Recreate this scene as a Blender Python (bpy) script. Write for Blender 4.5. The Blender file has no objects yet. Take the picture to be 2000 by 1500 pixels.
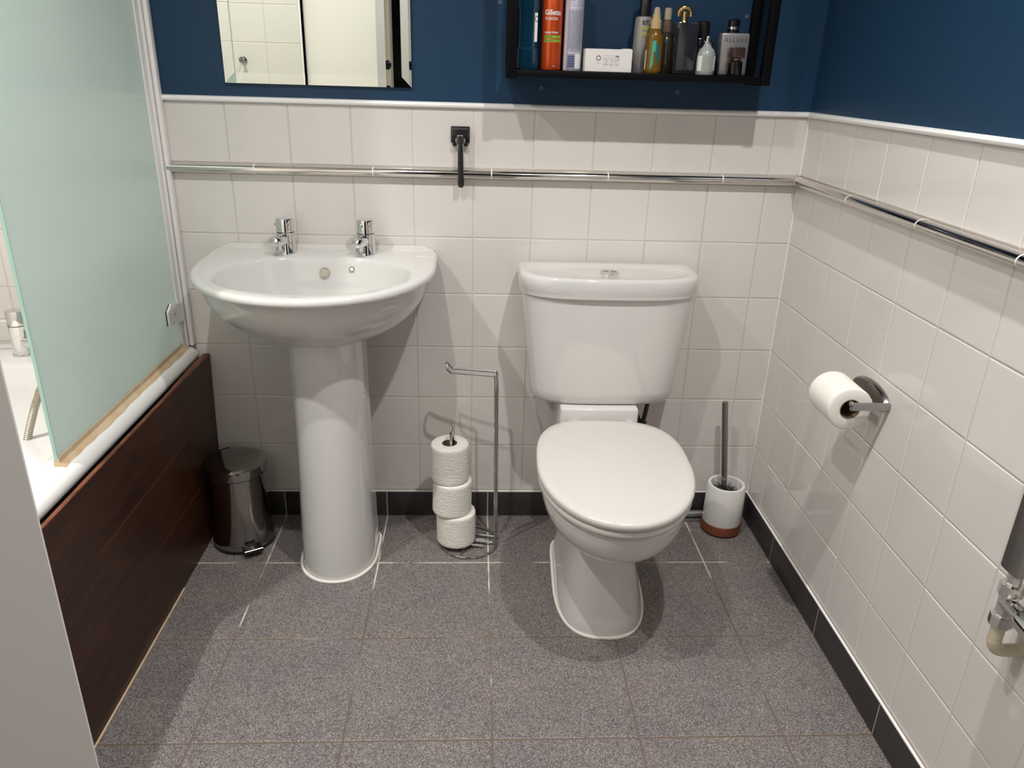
import bpy, bmesh, math, random
from mathutils import Vector, Matrix
import numpy as np
random.seed(7)
PI = math.pi
sc = bpy.context.scene
COL = sc.collection

# ------------------------------------------------------------------ camera
cam_d = bpy.data.cameras.new('camera')
cam_d.sensor_width = 36.0
cam_d.lens = 36.0 * 1490.1 / 2000.0
cam_d.clip_start = 0.02
cam = bpy.data.objects.new('camera', cam_d)
cam.location = (0.967, -1.9735, 1.2386)
cam.rotation_euler = (1.1807, -0.0276, -0.0419)
COL.objects.link(cam)
sc.camera = cam

# ------------------------------------------------------------------ world, lights, exposure
w = bpy.data.worlds.new('world'); sc.world = w
w.use_nodes = True
w.node_tree.nodes['Background'].inputs[0].default_value = (0.9, 0.85, 0.78, 1)
w.node_tree.nodes['Background'].inputs[1].default_value = 0.02

CEIL = 2.32
LIGHTS = [(-0.13, -1.13), (0.65, -1.13), (1.43, -1.13), (1.22, -1.78)]  # last lamp is made up, added to brighten the right wall and door
LIGHT_W = [11.0, 6.8, 9.4, 1.6]
for (lx, ly), lw in zip(LIGHTS, LIGHT_W):
    ld = bpy.data.lights.new('downlight_lamp', 'AREA')
    ld.shape = 'DISK'; ld.size = 0.036
    ld.energy = lw
    ld.spread = math.radians(132)
    ld.color = (1.0, 0.985, 0.96)
    lo = bpy.data.objects.new('downlight_lamp', ld)
    lo.location = (lx, ly, CEIL - 0.012)
    COL.objects.link(lo)

sc.view_settings.view_transform = 'Standard'
sc.view_settings.look = 'None'
sc.view_settings.gamma = 1.0
sc.view_settings.use_curve_mapping = False
sc.view_settings.exposure = 0.33

# ------------------------------------------------------------------ materials
MATS = {}
def mat(name, col=(.8, .8, .8), rough=.5, metal=0.0, **kw):
    m = bpy.data.materials.new(name); m.use_nodes = True
    b = m.node_tree.nodes['Principled BSDF']
    b.inputs['Base Color'].default_value = (*col, 1)
    b.inputs['Roughness'].default_value = rough
    b.inputs['Metallic'].default_value = metal
    for k, v in kw.items():
        b.inputs[k.replace('_', ' ')].default_value = v
    MATS[name] = m
    return m
def nodes(m):
    nt = m.node_tree
    return nt, nt.nodes, nt.links, nt.nodes['Principled BSDF']
def coord(m, scale=(1, 1, 1), kind='Object'):
    nt, N, L, b = nodes(m)
    tc = N.new('ShaderNodeTexCoord'); mp = N.new('ShaderNodeMapping')
    mp.inputs['Scale'].default_value = scale
    L.new(tc.outputs[kind], mp.inputs['Vector'])
    return mp.outputs['Vector']
def noise(m, vec, scale, detail=2, rough=.5):
    nt, N, L, b = nodes(m)
    n = N.new('ShaderNodeTexNoise'); n.inputs['Scale'].default_value = scale
    n.inputs['Detail'].default_value = detail; n.inputs['Roughness'].default_value = rough
    L.new(vec, n.inputs['Vector'])
    return n.outputs['Fac']
def ramp(m, fac, stops):
    nt, N, L, b = nodes(m)
    r = N.new('ShaderNodeValToRGB')
    el = r.color_ramp.elements
    while len(el) > 1: el.remove(el[-1])
    el[0].position = stops[0][0]; el[0].color = (*stops[0][1], 1)
    for p, c in stops[1:]:
        e = el.new(p); e.color = (*c, 1)
    L.new(fac, r.inputs['Fac'])
    return r.outputs['Color']
def bump(m, h, strength=.2, dist=.001):
    nt, N, L, b = nodes(m)
    bp = N.new('ShaderNodeBump'); bp.inputs['Strength'].default_value = strength
    bp.inputs['Distance'].default_value = dist
    L.new(h, bp.inputs['Height']); L.new(bp.outputs['Normal'], b.inputs['Normal'])
def setcol(m, out): 
    nt, N, L, b = nodes(m); L.new(out, b.inputs['Base Color'])

m = mat('wall_tile', (.74, .69, .64), .07)
v = coord(m); setcol(m, ramp(m, noise(m, v, 4, 2), [(.3, (.72, .68, .64)), (.7, (.76, .72, .68))]))
bump(m, noise(m, v, 9, 1), .06, .004)
m = mat('wall_grout', (.62, .57, .51), .8)
m = mat('bath_grout', (.50, .45, .38), .8)
m = mat('white_trim', (.90, .88, .86), .22)
m = mat('blue_paint', (.013, .045, .095), .42, Specular_IOR_Level=.3)
v = coord(m); bump(m, noise(m, v, 130, 3), .12, .0015)
m = mat('white_paint', (.78, .75, .71), .6)
v = coord(m); bump(m, noise(m, v, 90, 3), .1, .001)
m = mat('door_paint', (.84, .795, .755), .42)
v = coord(m); bump(m, noise(m, v, 60, 2), .04, .001)
m = mat('dark_wall', (.02, .02, .022), .6)
m = mat('hall_trim', (.62, .52, .42), .5)

m = mat('floor_tile', (.15, .14, .135), .42)
v = coord(m)
f1 = noise(m, v, 520, 2, .7); 
nt, N, L, b = nodes(m)
vo = N.new('ShaderNodeTexVoronoi'); vo.inputs['Scale'].default_value = 650; L.new(v, vo.inputs['Vector'])
mx = N.new('ShaderNodeMix'); mx.data_type = 'FLOAT'; mx.inputs[0].default_value = .45
L.new(f1, mx.inputs[2])
sp = N.new('ShaderNodeSeparateColor'); L.new(vo.outputs['Color'], sp.inputs[0]); L.new(sp.outputs[0], mx.inputs[3])
c1 = ramp(m, mx.outputs[0], [(.25, (.058, .051, .052)), (.5, (.158, .143, .138)), (.75, (.41, .375, .352))])
f2 = noise(m, v, 7, 3)
c2 = ramp(m, f2, [(.3, (.90, .88, .93)), (.7, (1.06, 1.02, .98))])
mm = N.new('ShaderNodeMix'); mm.data_type = 'RGBA'; mm.blend_type = 'MULTIPLY'; mm.inputs[0].default_value = 1
L.new(c1, mm.inputs[6]); L.new(c2, mm.inputs[7]); L.new(mm.outputs[2], b.inputs['Base Color'])
bump(m, f1, .15, .0006)
m = mat('floor_grout', (.2, .15, .11), .85)
v = coord(m)
nt, N, L, b = nodes(m)
sx_ = N.new('ShaderNodeSeparateXYZ'); L.new(v, sx_.inputs[0])
ma = N.new('ShaderNodeMath'); ma.operation = 'MULTIPLY_ADD'; ma.inputs[1].default_value = .55; L.new(sx_.outputs[1], ma.inputs[0]); L.new(noise(m, v, 5.5, 3), ma.inputs[2])
md_ = N.new('ShaderNodeMath'); md_.operation = 'ADD'; md_.inputs[1].default_value = .23; L.new(ma.outputs[0], md_.inputs[0])
setcol(m, ramp(m, md_.outputs[0], [(.40, (.15, .11, .08)), (.56, (.22, .175, .135)), (.66, (.62, .58, .50))]))
m = mat('skirting_tile', (.030, .026, .025), .42)
v = coord(m); setcol(m, ramp(m, noise(m, v, 420, 2), [(.3, (.020, .018, .018)), (.7, (.050, .044, .042))]))
m = mat('skirting_grout', (.42, .38, .34), .8)

m = mat('porcelain', (.68, .665, .64), .06, Coat_Weight=.4, Coat_Roughness=.03)
m = mat('seat_plastic', (.63, .605, .57), .18)
m = mat('acrylic', (.86, .85, .82), .12)
m = mat('chrome', (.78, .77, .76), .06, 1.0)
m = mat('chrome_rail', (.72, .69, .66), .10, 1.0)
m = mat('wire_chrome', (.52, .53, .53), .16, 1.0)
m = mat('brushed_steel', (.36, .34, .33), .22, 1.0)
m = mat('holder_steel', (.42, .42, .42), .2, 1.0)
m = mat('bin_steel', (.36, .34, .325), .10, 1.0)
m = mat('black_metal', (.003, .003, .0035), .45, Specular_IOR_Level=.12)
m = mat('black_plastic', (.010, .010, .011), .3)
m = mat('dark_rubber', (.02, .02, .02), .6)
m = mat('mirror_silver', (.62, .66, .60), .0, 1.0)
m = mat('mirror_edge', (.35, .50, .46), .1)
m = mat('paper', (.86, .82, .755), .9)
v = coord(m, (1, 1, 1)); bump(m, noise(m, coord(m, (1, 1, 2.2)), 95, 4), .5, .004)
m = mat('paper_smooth', (.86, .83, .77), .9)
bump(m, noise(m, coord(m), 120, 2), .18, .002)
m = mat('cardboard', (.16, .11, .075), .9)
m = mat('sealant', (.85, .82, .74), .5)
m = mat('stained_seal', (.62, .50, .33), .6)
v = coord(m); setcol(m, ramp(m, noise(m, v, 22, 3), [(.35, (.62, .43, .27)), (.65, (.68, .55, .36))]))
m = mat('dark_gap', (.03, .025, .02), .9)

m = mat('mahogany', (.05, .016, .008), .36, Specular_IOR_Level=.3)
v = coord(m, (9, 1.1, 9)); g = noise(m, v, 5, 4, .6)
setcol(m, ramp(m, g, [(.3, (.024, .0075, .0040)), (.55, (.044, .0135, .0062)), (.8, (.068, .022, .0095))]))
bump(m, g, .06, .001)
m = mat('mahogany_edge', (.17, .055, .025), .5)
v = coord(m, (20, 4, 20)); setcol(m, ramp(m, noise(m, v, 6, 3), [(.3, (.07, .022, .011)), (.7, (.22, .070, .030))]))
m = mat('groove', (.16, .065, .035), .5)

def frosted(name, dif, tra, glossw):
    m = bpy.data.materials.new(name); m.use_nodes = True; MATS[name] = m
    nt = m.node_tree; N, L = nt.nodes, nt.links
    N.clear()
    o = N.new('ShaderNodeOutputMaterial'); d = N.new('ShaderNodeBsdfDiffuse'); t = N.new('ShaderNodeBsdfTranslucent')
    g = N.new('ShaderNodeBsdfGlossy'); g.inputs['Roughness'].default_value = .22
    g.inputs['Color'].default_value = (.9, .95, .93, 1)
    d.inputs['Color'].default_value = (*dif, 1); t.inputs['Color'].default_value = (*tra, 1)
    a = N.new('ShaderNodeMixShader'); a.inputs[0].default_value = .76
    L.new(d.outputs[0], a.inputs[1]); L.new(t.outputs[0], a.inputs[2])
    fr = N.new('ShaderNodeFresnel'); fr.inputs[0].default_value = 1.45
    b2 = N.new('ShaderNodeMixShader'); L.new(fr.outputs[0], b2.inputs[0])
    L.new(a.outputs[0], b2.inputs[1]); L.new(g.outputs[0], b2.inputs[2])
    L.new(b2.outputs[0], o.inputs[0])
    return m
frosted('frosted_glass', (.74, .83, .80), (.88, .97, .95), 1)
m = mat('glass_edge', (.32, .50, .43), .15)
m = mat('copper', (.30, .105, .055), .38, .6)
m = mat('brush_ceramic', (.76, .74, .71), .12)
m = mat('bristle', (.008, .008, .009), .8)
m = mat('cream_pipe', (.66, .58, .43), .45)
m = mat('pipe_grey', (.35, .36, .38), .3, .7)
m = mat('braid', (.05, .045, .035), .5, .4)
m = mat('hose_silver', (.55, .50, .42), .35, .8)
m = mat('rail_dark', (.34, .33, .32), .25, .9)
m = mat('red_can', (.62, .085, .014), .27, .45)
m = mat('green_label', (.28, .42, .03), .5)
m = mat('lilac_can', (.46, .46, .56), .35, .2)
m = mat('lilac_side', (.62, .55, .60), .35)
m = mat('navy_print', (.06, .07, .20), .5)
m = mat('grey_print', (.22, .22, .30), .6)
m = mat('white_print', (.80, .79, .76), .5)
m = mat('black_print', (.02, .02, .02), .6)
m = mat('card_white', (.80, .76, .73), .55)
m = mat('grey_bottle', (.32, .30, .29), .4, .3)
m = mat('yellow_print', (.52, .58, .05), .5)
m = mat('teal_glass', (.004, .035, .07), .08, Coat_Weight=.5)
m = mat('amber_glass', (.24, .125, .012), .08, Coat_Weight=.5, Transmission_Weight=.35, IOR=1.3)
m = mat('tan_cap', (.50, .37, .17), .4)
m = mat('clear_cap', (.42, .36, .25), .12)
m = mat('brown_glass', (.035, .028, .018), .08, Coat_Weight=.5)
m = mat('brown_cap', (.16, .09, .055), .4)
m = mat('leaf_print', (.06, .36, .22), .5)
m = mat('leaf_dark', (.03, .11, .10), .5)
m = mat('smoke_glass', (.018, .018, .020), .06, Coat_Weight=.6)
m = mat('gold', (.75, .48, .18), .16, 1.0)
m = mat('frost_bottle', (.33, .36, .345), .25)
m = mat('frost_liquid', (.33, .34, .30), .3)
m = mat('silver_flask', (.40, .375, .375), .28, .6)
m = mat('black_gloss', (.006, .006, .007), .12)
m = mat('brown_gloss', (.045, .025, .02), .2)
m = mat('old_plug', (.09, .11, .14), .6)
m = mat('diffuser', (.9, .88, .84), .4)
b = m.node_tree.nodes['Principled BSDF']
b.inputs['Emission Color'].default_value = (1, .9, .78, 1); b.inputs['Emission Strength'].default_value = 4.0

# ------------------------------------------------------------------ mesh helpers
class MB:
    def __init__(s): s.v = []; s.f = []; s.mi = []; s.cur = 0
    def mat(s, i): s.cur = i; return s
    def add(s, verts, faces):
        o = len(s.v); s.v += [tuple(map(float, p)) for p in verts]
        s.f += [tuple(o + i for i in f) for f in faces]; s.mi += [s.cur] * len(faces)
        return s
    def box(s, x0, x1, y0, y1, z0, z1, bev=0.0, seg=2, M=None):
        bm = bmesh.new(); bmesh.ops.create_cube(bm, size=1)
        for q in bm.verts:
            q.co = Vector((x0 + (q.co.x + .5) * (x1 - x0), y0 + (q.co.y + .5) * (y1 - y0), z0 + (q.co.z + .5) * (z1 - z0)))
        if bev > 0:
            bmesh.ops.bevel(bm, geom=list(bm.edges), offset=bev, segments=seg, affect='EDGES', profile=.5)
        return s._bm(bm, M)
    def _bm(s, bm, M=None):
        bm.verts.ensure_lookup_table(); bm.verts.index_update()
        vs = [(M @ q.co if M else q.co) for q in bm.verts]
        s.add([tuple(q) for q in vs], [[q.index for q in f.verts] for f in bm.faces]); bm.free(); return s
    def loft(s, rings, cap0=True, cap1=True, closed=True):
        n = len(rings[0]); vs = []; fs = []
        for r in rings: vs += [tuple(p) for p in r]
        for k in range(len(rings) - 1):
            for i in range(n if closed else n - 1):
                j = (i + 1) % n
                fs.append((k * n + i, k * n + j, (k + 1) * n + j, (k + 1) * n + i))
        if cap0: fs.append(tuple(reversed(range(n))))
        if cap1: fs.append(tuple((len(rings) - 1) * n + i for i in range(n)))
        return s.add(vs, fs)
    def lathe(s, prof, c=(0, 0, 0), n=48, M=None, cap0=True, cap1=True):
        rings = []
        for r, z in prof:
            ring = []
            for i in range(n):
                a = 2 * PI * i / n; p = Vector((r * math.cos(a), r * math.sin(a), z))
                if M: p = M @ p
                ring.append((p.x + c[0], p.y + c[1], p.z + c[2]))
            rings.append(ring)
        return s.loft(rings, cap0, cap1)
    def tube(s, pts, r, n=12, closed=False, cap=True):
        P = [Vector(p) for p in pts]; m_ = len(P); R = r if isinstance(r, (list, tuple)) else [r] * m_
        T = []
        for i in range(m_):
            a = P[(i - 1) % m_] if (closed or i > 0) else P[0]; b_ = P[(i + 1) % m_] if (closed or i < m_ - 1) else P[-1]
            T.append((b_ - a).normalized())
        up = Vector((0, 0, 1)) if abs(T[0].z) < .9 else Vector((1, 0, 0))
        nrm = (up - T[0] * up.dot(T[0])).normalized(); rings = []
        for i in range(m_):
            nrm = (nrm - T[i] * nrm.dot(T[i]))
            nrm = nrm.normalized() if nrm.length > 1e-6 else T[i].orthogonal().normalized()
            bn = T[i].cross(nrm)
            rings.append([tuple(P[i] + (nrm * math.cos(2 * PI * k / n) + bn * math.sin(2 * PI * k / n)) * R[i]) for k in range(n)])
        if closed: rings.append(rings[0])
        return s.loft(rings, cap and not closed, cap and not closed)
    def build(s, name, mats, parent=None, smooth=True, angle=35, world=True):
        me = bpy.data.meshes.new(name)
        off = Vector((0, 0, 0))
        if parent is not None and world:
            q = parent
            while q is not None: off += q.location; q = q.parent
        vs = [(p[0] - off.x, p[1] - off.y, p[2] - off.z) for p in s.v]
        me.from_pydata(vs, [], s.f)
        if not isinstance(mats, (list, tuple)): mats = [mats]
        for mm_ in mats: me.materials.append(MATS[mm_])
        me.polygons.foreach_set('material_index', s.mi)
        bm = bmesh.new(); bm.from_mesh(me)
        bmesh.ops.remove_doubles(bm, verts=bm.verts, dist=1e-6)
        bmesh.ops.recalc_face_normals(bm, faces=bm.faces); bm.to_mesh(me); bm.free()
        if smooth:
            me.shade_smooth(); me.set_sharp_from_angle(angle=math.radians(angle))
        o = bpy.data.objects.new(name, me); COL.objects.link(o)
        if parent is not None: o.parent = parent
        return o

def fillet(pts, r, n=6):
    P = [Vector(p) for p in pts]; out = [P[0]]
    for i in range(1, len(P) - 1):
        a = (P[i - 1] - P[i]); b_ = (P[i + 1] - P[i]); k = min(r, a.length * .49, b_.length * .49)
        p0 = P[i] + a.normalized() * k; p1 = P[i] + b_.normalized() * k
        for j in range(n + 1):
            t = j / n; out.append(p0 * (1 - t) ** 2 + P[i] * 2 * t * (1 - t) + p1 * t * t)
    out.append(P[-1]); return out

def thing(name, label, cat, loc=(0, 0, 0), group=None):
    o = bpy.data.objects.new(name, None); o.empty_display_size = .05
    COL.objects.link(o); o.location = loc; o['label'] = label; o['category'] = cat
    if group: o['group'] = group
    return o
def tag(o, label, cat, group=None):
    o['label'] = label; o['category'] = cat
    if group: o['group'] = group
    return o
def struct(o): o['kind'] = 'structure'; return o
def part_label(o, t): o['label'] = t; return o

def text_geo(txt, size, align='CENTER', bold=0.0):
    cu = bpy.data.curves.new('lettering', 'FONT'); cu.body = txt; cu.size = size
    cu.align_x = align; cu.align_y = 'CENTER'; cu.offset = bold; cu.resolution_u = 2
    ob = bpy.data.objects.new('lettering', cu); COL.objects.link(ob)
    dg = bpy.context.evaluated_depsgraph_get(); dg.update()
    me = ob.evaluated_get(dg).to_mesh()
    V = [tuple(q.co) for q in me.vertices]; F = [tuple(p.vertices) for p in me.polygons]
    ob.evaluated_get(dg).to_mesh_clear()
    bpy.data.objects.remove(ob); bpy.data.curves.remove(cu)
    return V, F
def text_flat(mb, txt, size, x, y, z, align='CENTER', bold=0.0, sx=1.0):   # facing -y
    V, F = text_geo(txt, size, align, bold)
    mb.add([(x + p[0] * sx, y, z + p[1]) for p in V], F)
def text_cyl(mb, txt, size, cx, cy, r, z, ang=0.0, align='CENTER', bold=0.0, sx=1.0):
    V, F = text_geo(txt, size, align, bold)
    out = []
    for p in V:
        a = -PI / 2 + ang + p[0] * sx / r
        out.append((cx + r * math.cos(a), cy + r * math.sin(a), z + p[1]))
    mb.add(out, F)
def patch_cyl(mb, cx, cy, r, a0, a1, z0, z1, n=10):
    a = [-PI / 2 + a0 + (a1 - a0) * i / n for i in range(n + 1)]
    V = [(cx + r * math.cos(t), cy + r * math.sin(t), z0) for t in a] + [(cx + r * math.cos(t), cy + r * math.sin(t), z1) for t in a]
    mb.add(V, [(i, i + 1, n + 2 + i, n + 1 + i) for i in range(n)])

# ------------------------------------------------------------------ room shell
XR = 1.7932; XL = -0.47; YF = -2.0; YE = -1.70
Z7 = 0.0841; P_ = 0.15; ZT = 1.1502
C0 = 0.3597          # a vertical joint of the back wall
R0 = 0.1055          # a vertical joint of the right wall (distance from the corner)

def tiles(mb, mp, rects, gap=.0022, ti=0, gi=1, deep=.0016, soft=.0022, tilt=.0006):
    """pillow-edged tiles; mp(u,v,d) maps to the room, d<0 is behind the face"""
    for (u0, u1, v0, v1) in rects:
        g = gap / 2
        a = (u0 + g, u1 - g, v0 + g, v1 - g)
        if a[1] - a[0] < .004 or a[3] - a[2] < .004: continue
        k = min(soft, (a[1] - a[0]) / 3, (a[3] - a[2]) / 3)
        t1 = random.uniform(-tilt, tilt); t2 = random.uniform(-tilt, tilt)
        V = []
        for ins, d in ((0, -deep - .001), (0, -deep * .75), (k * .4, -deep * .25), (k, 0)):
            for (uu, vv) in ((a[0] + ins, a[2] + ins), (a[1] - ins, a[2] + ins), (a[1] - ins, a[3] - ins), (a[0] + ins, a[3] - ins)):
                dd = d + t1 * (uu - (u0 + u1) / 2) / .075 * .5 + t2 * (vv - (v0 + v1) / 2) / .075 * .5 - .0004
                V.append(mp(uu, vv, min(dd, 0)))
        F = []
        for q in range(3):
            for i in range(4):
                j = (i + 1) % 4; F.append((q * 4 + i, q * 4 + j, q * 4 + 4 + j, q * 4 + 4 + i))
        F.append((12, 13, 14, 15))
        mb.mat(ti).add(V, F)
def quad(mb, pts, mi=0): mb.mat(mi).add(pts, [(0, 1, 2, 3)])
def grid_rects(us, vs): return [(us[i], us[i + 1], vs[j], vs[j + 1]) for i in range(len(us) - 1) for j in range(len(vs) - 1)]
def cuts(a, b, start, pitch):
    k = math.ceil((a - start) / pitch + 1e-6); r = [a]
    while start + k * pitch < b - 1e-6: r.append(start + k * pitch); k += 1
    return r + [b]

rows_low = [Z7 + .002] + [Z7 + P_ * k for k in range(1, 7)]       # up to the chrome strip
XP = 0.2147
# back wall: tiles, grout, blue paint
mb = MB(); mpb = lambda u, v, d: (u, -d, v)
us = cuts(XP, XR, C0, P_)
tiles(mb, mpb, grid_rects(us, rows_low))
tiles(mb, mpb, grid_rects(us, [1.0085, ZT]))
usl = cuts(XL, XP, C0, P_)
tiles(mb, mpb, grid_rects(usl, cuts(0.0, CEIL, Z7, P_)))
quad(mb, [(XL - .003, .0014, 0), (XR + .003, .0014, 0), (XR + .003, .0014, 1.156), (XL - .003, .0014, 1.156)], 1)
quad(mb, [(XL, .0014, 1.156), (XP, .0014, 1.156), (XP, .0014, CEIL), (XL, .0014, CEIL)], 1)
quad(mb, [(XP, 0.0, 1.155), (XR, 0.0, 1.155), (XR, 0.0, CEIL), (XP, 0.0, CEIL)], 2)
mb.mat(2).box(XL - .1, XR + .1, .003, .10, -.05, CEIL + .05)
struct(mb.build('wall_back', ['wall_tile', 'wall_grout', 'blue_paint'], angle=12))
# right wall
mb = MB(); mpr = lambda u, v, d: (XR - d, -u, v)
us = cuts(0.0, 2.0, R0, P_)
tiles(mb, mpr, grid_rects(us, rows_low))
tiles(mb, mpr, grid_rects(us, [1.0085, ZT]))
quad(mb, [(XR + .0014, .003, 0), (XR + .0014, YF, 0), (XR + .0014, YF, 1.156), (XR + .0014, .003, 1.156)], 1)
quad(mb, [(XR, 0, 1.155), (XR, YF, 1.155), (XR, YF, CEIL), (XR, 0, CEIL)], 2)
mb.mat(2).box(XR + .003, XR + .10, YF - .1, .1, -.05, CEIL + .05)
struct(mb.build('wall_right', ['wall_tile', 'wall_grout', 'blue_paint'], angle=12))
# left wall along the bath
mb = MB(); mpl = lambda u, v, d: (XL + d, u, v)
tiles(mb, mpl, grid_rects(cuts(YE, 0, -.075, P_), cuts(0.0, CEIL, Z7, P_)))
quad(mb, [(XL - .0014, YE, 0), (XL - .0014, 0, 0), (XL - .0014, 0, CEIL), (XL - .0014, YE, CEIL)], 1)
mb.mat(1).box(XL - .10, XL - .003, YF - .1, .1, -.05, CEIL + .05)
struct(mb.build('wall_left', ['wall_tile', 'wall_grout'], angle=12))
# partition at the near end of the bath
mb = MB(); mpe = lambda u, v, d: (u, YE + d, v)
tiles(mb, mpe, grid_rects(cuts(XL, .200, -.101, .1525), cuts(0.0, CEIL, 1.319, .151)))
quad(mb, [(XL, YE - .0014, 0), (.2, YE - .0014, 0), (.2, YE - .0014, CEIL), (XL, YE - .0014, CEIL)], 1)
mb.mat(2).box(XL, .208, YF, YE - .003, 0, CEIL)
mb.mat(2).box(.1995, .208, YE - .06, YE + .002, 0, CEIL, .002)
struct(mb.build('wall_bath_end', ['wall_tile', 'wall_grout', 'white_trim'], angle=12))
# wall with the doorway behind the photographer
DX0, DX1, DZ = .556, 1.30, 2.03
mb = MB()
mb.box(XL - .1, DX0, YF - .1, YF, 0, CEIL); mb.box(DX1, XR + .1, YF - .1, YF, 0, CEIL); mb.box(DX0, DX1, YF - .1, YF, DZ, CEIL)
struct(mb.build('wall_front', 'white_paint', smooth=False))
mb = MB(); mb.box(-.6, 2.0, -3.1, -3.0, 0, CEIL); mb.box(-.7, -.6, -3.1, YF - .1, 0, CEIL); mb.box(2.0, 2.1, -3.1, YF - .1, 0, CEIL)
struct(mb.build('wall_hall', 'dark_wall', smooth=False))
mb = MB(); mb.box(.531, .5555, YF + .0003, YF + .013, 0, 2.09, .003)
struct(mb.build('trim_5', 'hall_trim'))
mb = MB(); mb.box(XL - .1, 2.1, -3.1, .1, CEIL, CEIL + .08)
struct(mb.build('ceiling', 'white_paint', smooth=False))
# floor
FX, FP, FY = .4155, .2971, .2389
mb = MB(); mpf = lambda u, v, d: (u, v, d)
ysn = [-(FY + FP * k) for k in range(6, -1, -1)] + [0.0]
tiles(mb, mpf, grid_rects(cuts(XL, XR, FX, FP), ysn), gap=.0034, deep=.0016, soft=.0016, tilt=.0002)
quad(mb, [(XL, -3.0, -.0012), (XR, -3.0, -.0012), (XR, 0, -.0012), (XL, 0, -.0012)], 1)
mb.mat(1).box(XL - .1, 2.1, -3.1, .1, -.06, -.004)
struct(mb.build('floor', ['floor_tile', 'floor_grout'], angle=12))
# skirting tiles
mb = MB(); 
for a, b_ in zip(cuts(.25, XR - .008, FX, FP)[:-1], cuts(.25, XR - .008, FX, FP)[1:]):
    mb.mat(0).box(a + .0018, b_ - .0018, -.0065, -.0002, .002, Z7 - .002, .001)
mb.mat(1).box(.25, XR - .006, -.0055, -.0001, .0003, Z7)
mb.mat(2).box(.25, XR - .006, -.0062, -.0001, Z7 - .0022, Z7 + .0018, .001)
struct(mb.build('baseboard_back', ['skirting_tile', 'skirting_grout', 'white_trim']))
mb = MB()
yc = cuts(.0005, 1.995, FY, FP)
for a, b_ in zip(yc[:-1], yc[1:]):
    mb.mat(0).box(XR - .0065, XR - .0002, -b_ + .0018, -a - .0018, .002, Z7 - .002, .001)
mb.mat(1).box(XR - .0055, XR - .0001, -1.995, -.0005, .0003, Z7)
mb.mat(2).box(XR - .0062, XR - .0001, -1.995, -.0005, Z7 - .0022, Z7 + .0018, .001)
struct(mb.build('baseboard_right', ['skirting_tile', 'skirting_grout', 'white_trim']))
# white bead that caps the tiles
def bead(axis, a, b_, name):
    prof = [(0, 1.1508), (.005, 1.1500), (.0085, 1.1525), (.0095, 1.1565), (.0075, 1.1605), (.003, 1.1628), (0, 1.1632)]
    mb = MB(); R_ = []
    for t in (a, b_):
        R_.append([((t, -d, z) if axis == 'x' else (XR - d, t, z)) for d, z in prof])
    mb.loft(R_, True, True, True); return struct(mb.build(name, 'white_trim'))
bead('x', XP, XR - .004, 'trim_1'); bead('y', -.0, YF, 'trim_2')
# half round chrome strip between the tiles
def strip(axis, a, b_, joints, name):
    z0, z1 = .9845, 1.0085; zc = (z0 + z1) / 2; h = (z1 - z0) / 2
    prof = [(0, z0)] + [(.006 + .0175 * math.sin(PI * i / 14), zc - h * math.cos(PI * i / 14)) for i in range(15)] + [(0, z1)]
    mb = MB(); J = [a] + joints + [b_]
    pt = (lambda t, d, z: (t, -d, z)) if axis == 'x' else (lambda t, d, z: (XR - d, -t, z))
    for q in range(len(J) - 1):
        s0, s1 = J[q] + .0013, J[q + 1] - .0013
        mb.mat(0).loft([[pt(s0, d, z) for d, z in prof], [pt(s1, d, z) for d, z in prof]])
    for j in joints:
        pr = [(d * 1.02, zc + (z - zc) * 1.01) for d, z in prof]
        mb.mat(1).loft([[pt(j - .0014, d, z) for d, z in pr], [pt(j + .0014, d, z) for d, z in pr]])
    return struct(mb.build(name, ['chrome_rail', 'white_trim'], angle=40))
mb = MB(); mb.tube([(XR - .0003, -.0003, Z7 + .001), (XR - .0003, -.0003, .984)], .0024, 8); mb.tube([(XR - .0003, -.0003, 1.009), (XR - .0003, -.0003, 1.15)], .0024, 8); struct(mb.build('trim_6', 'white_trim'))
strip('x', .2115, XR - .0125, [.4216, .7114, 1.0046, 1.2971, 1.5887], 'trim_3')
strip('y', .0125, 1.99, [.0285, .3153, .6025, .8863, 1.176, 1.466], 'trim_4')
# door, open towards the bath
Bx, By = .598, -1.400; hx, hy = .244, -1.752
ln = math.hypot(Bx - hx, By - hy); dx, dy = (Bx - hx) / ln, (By - hy) / ln; nx, ny = dy, -dx
MD = Matrix(((dx, -nx, 0, hx), (dy, -ny, 0, hy), (0, 0, 1, 0), (0, 0, 0, 1)))
d1 = struct(bpy.data.objects.new('door_1', None)); COL.objects.link(d1); d1.location = (hx, hy, 0)
mb = MB(); mb.box(0, ln, 0, .044, .008, 1.99, .0015, 1, MD); mb.build('leaf', 'door_paint', d1)
kx, ky = Bx - dx * .045, By - dy * .045
MK = Matrix.Translation((kx, ky, 1.245)) @ Vector((nx, ny, 0)).to_track_quat('Z', 'Y').to_matrix().to_4x4()
mb = MB(); mb.lathe([(.024, .0), (.024, .006), (.008, .008), (.008, .03), (.017, .036), (.019, .046), (.013, .054), (.0, .056)], M=MK, n=24)
mb.build('handle', 'black_gloss', d1)
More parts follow.
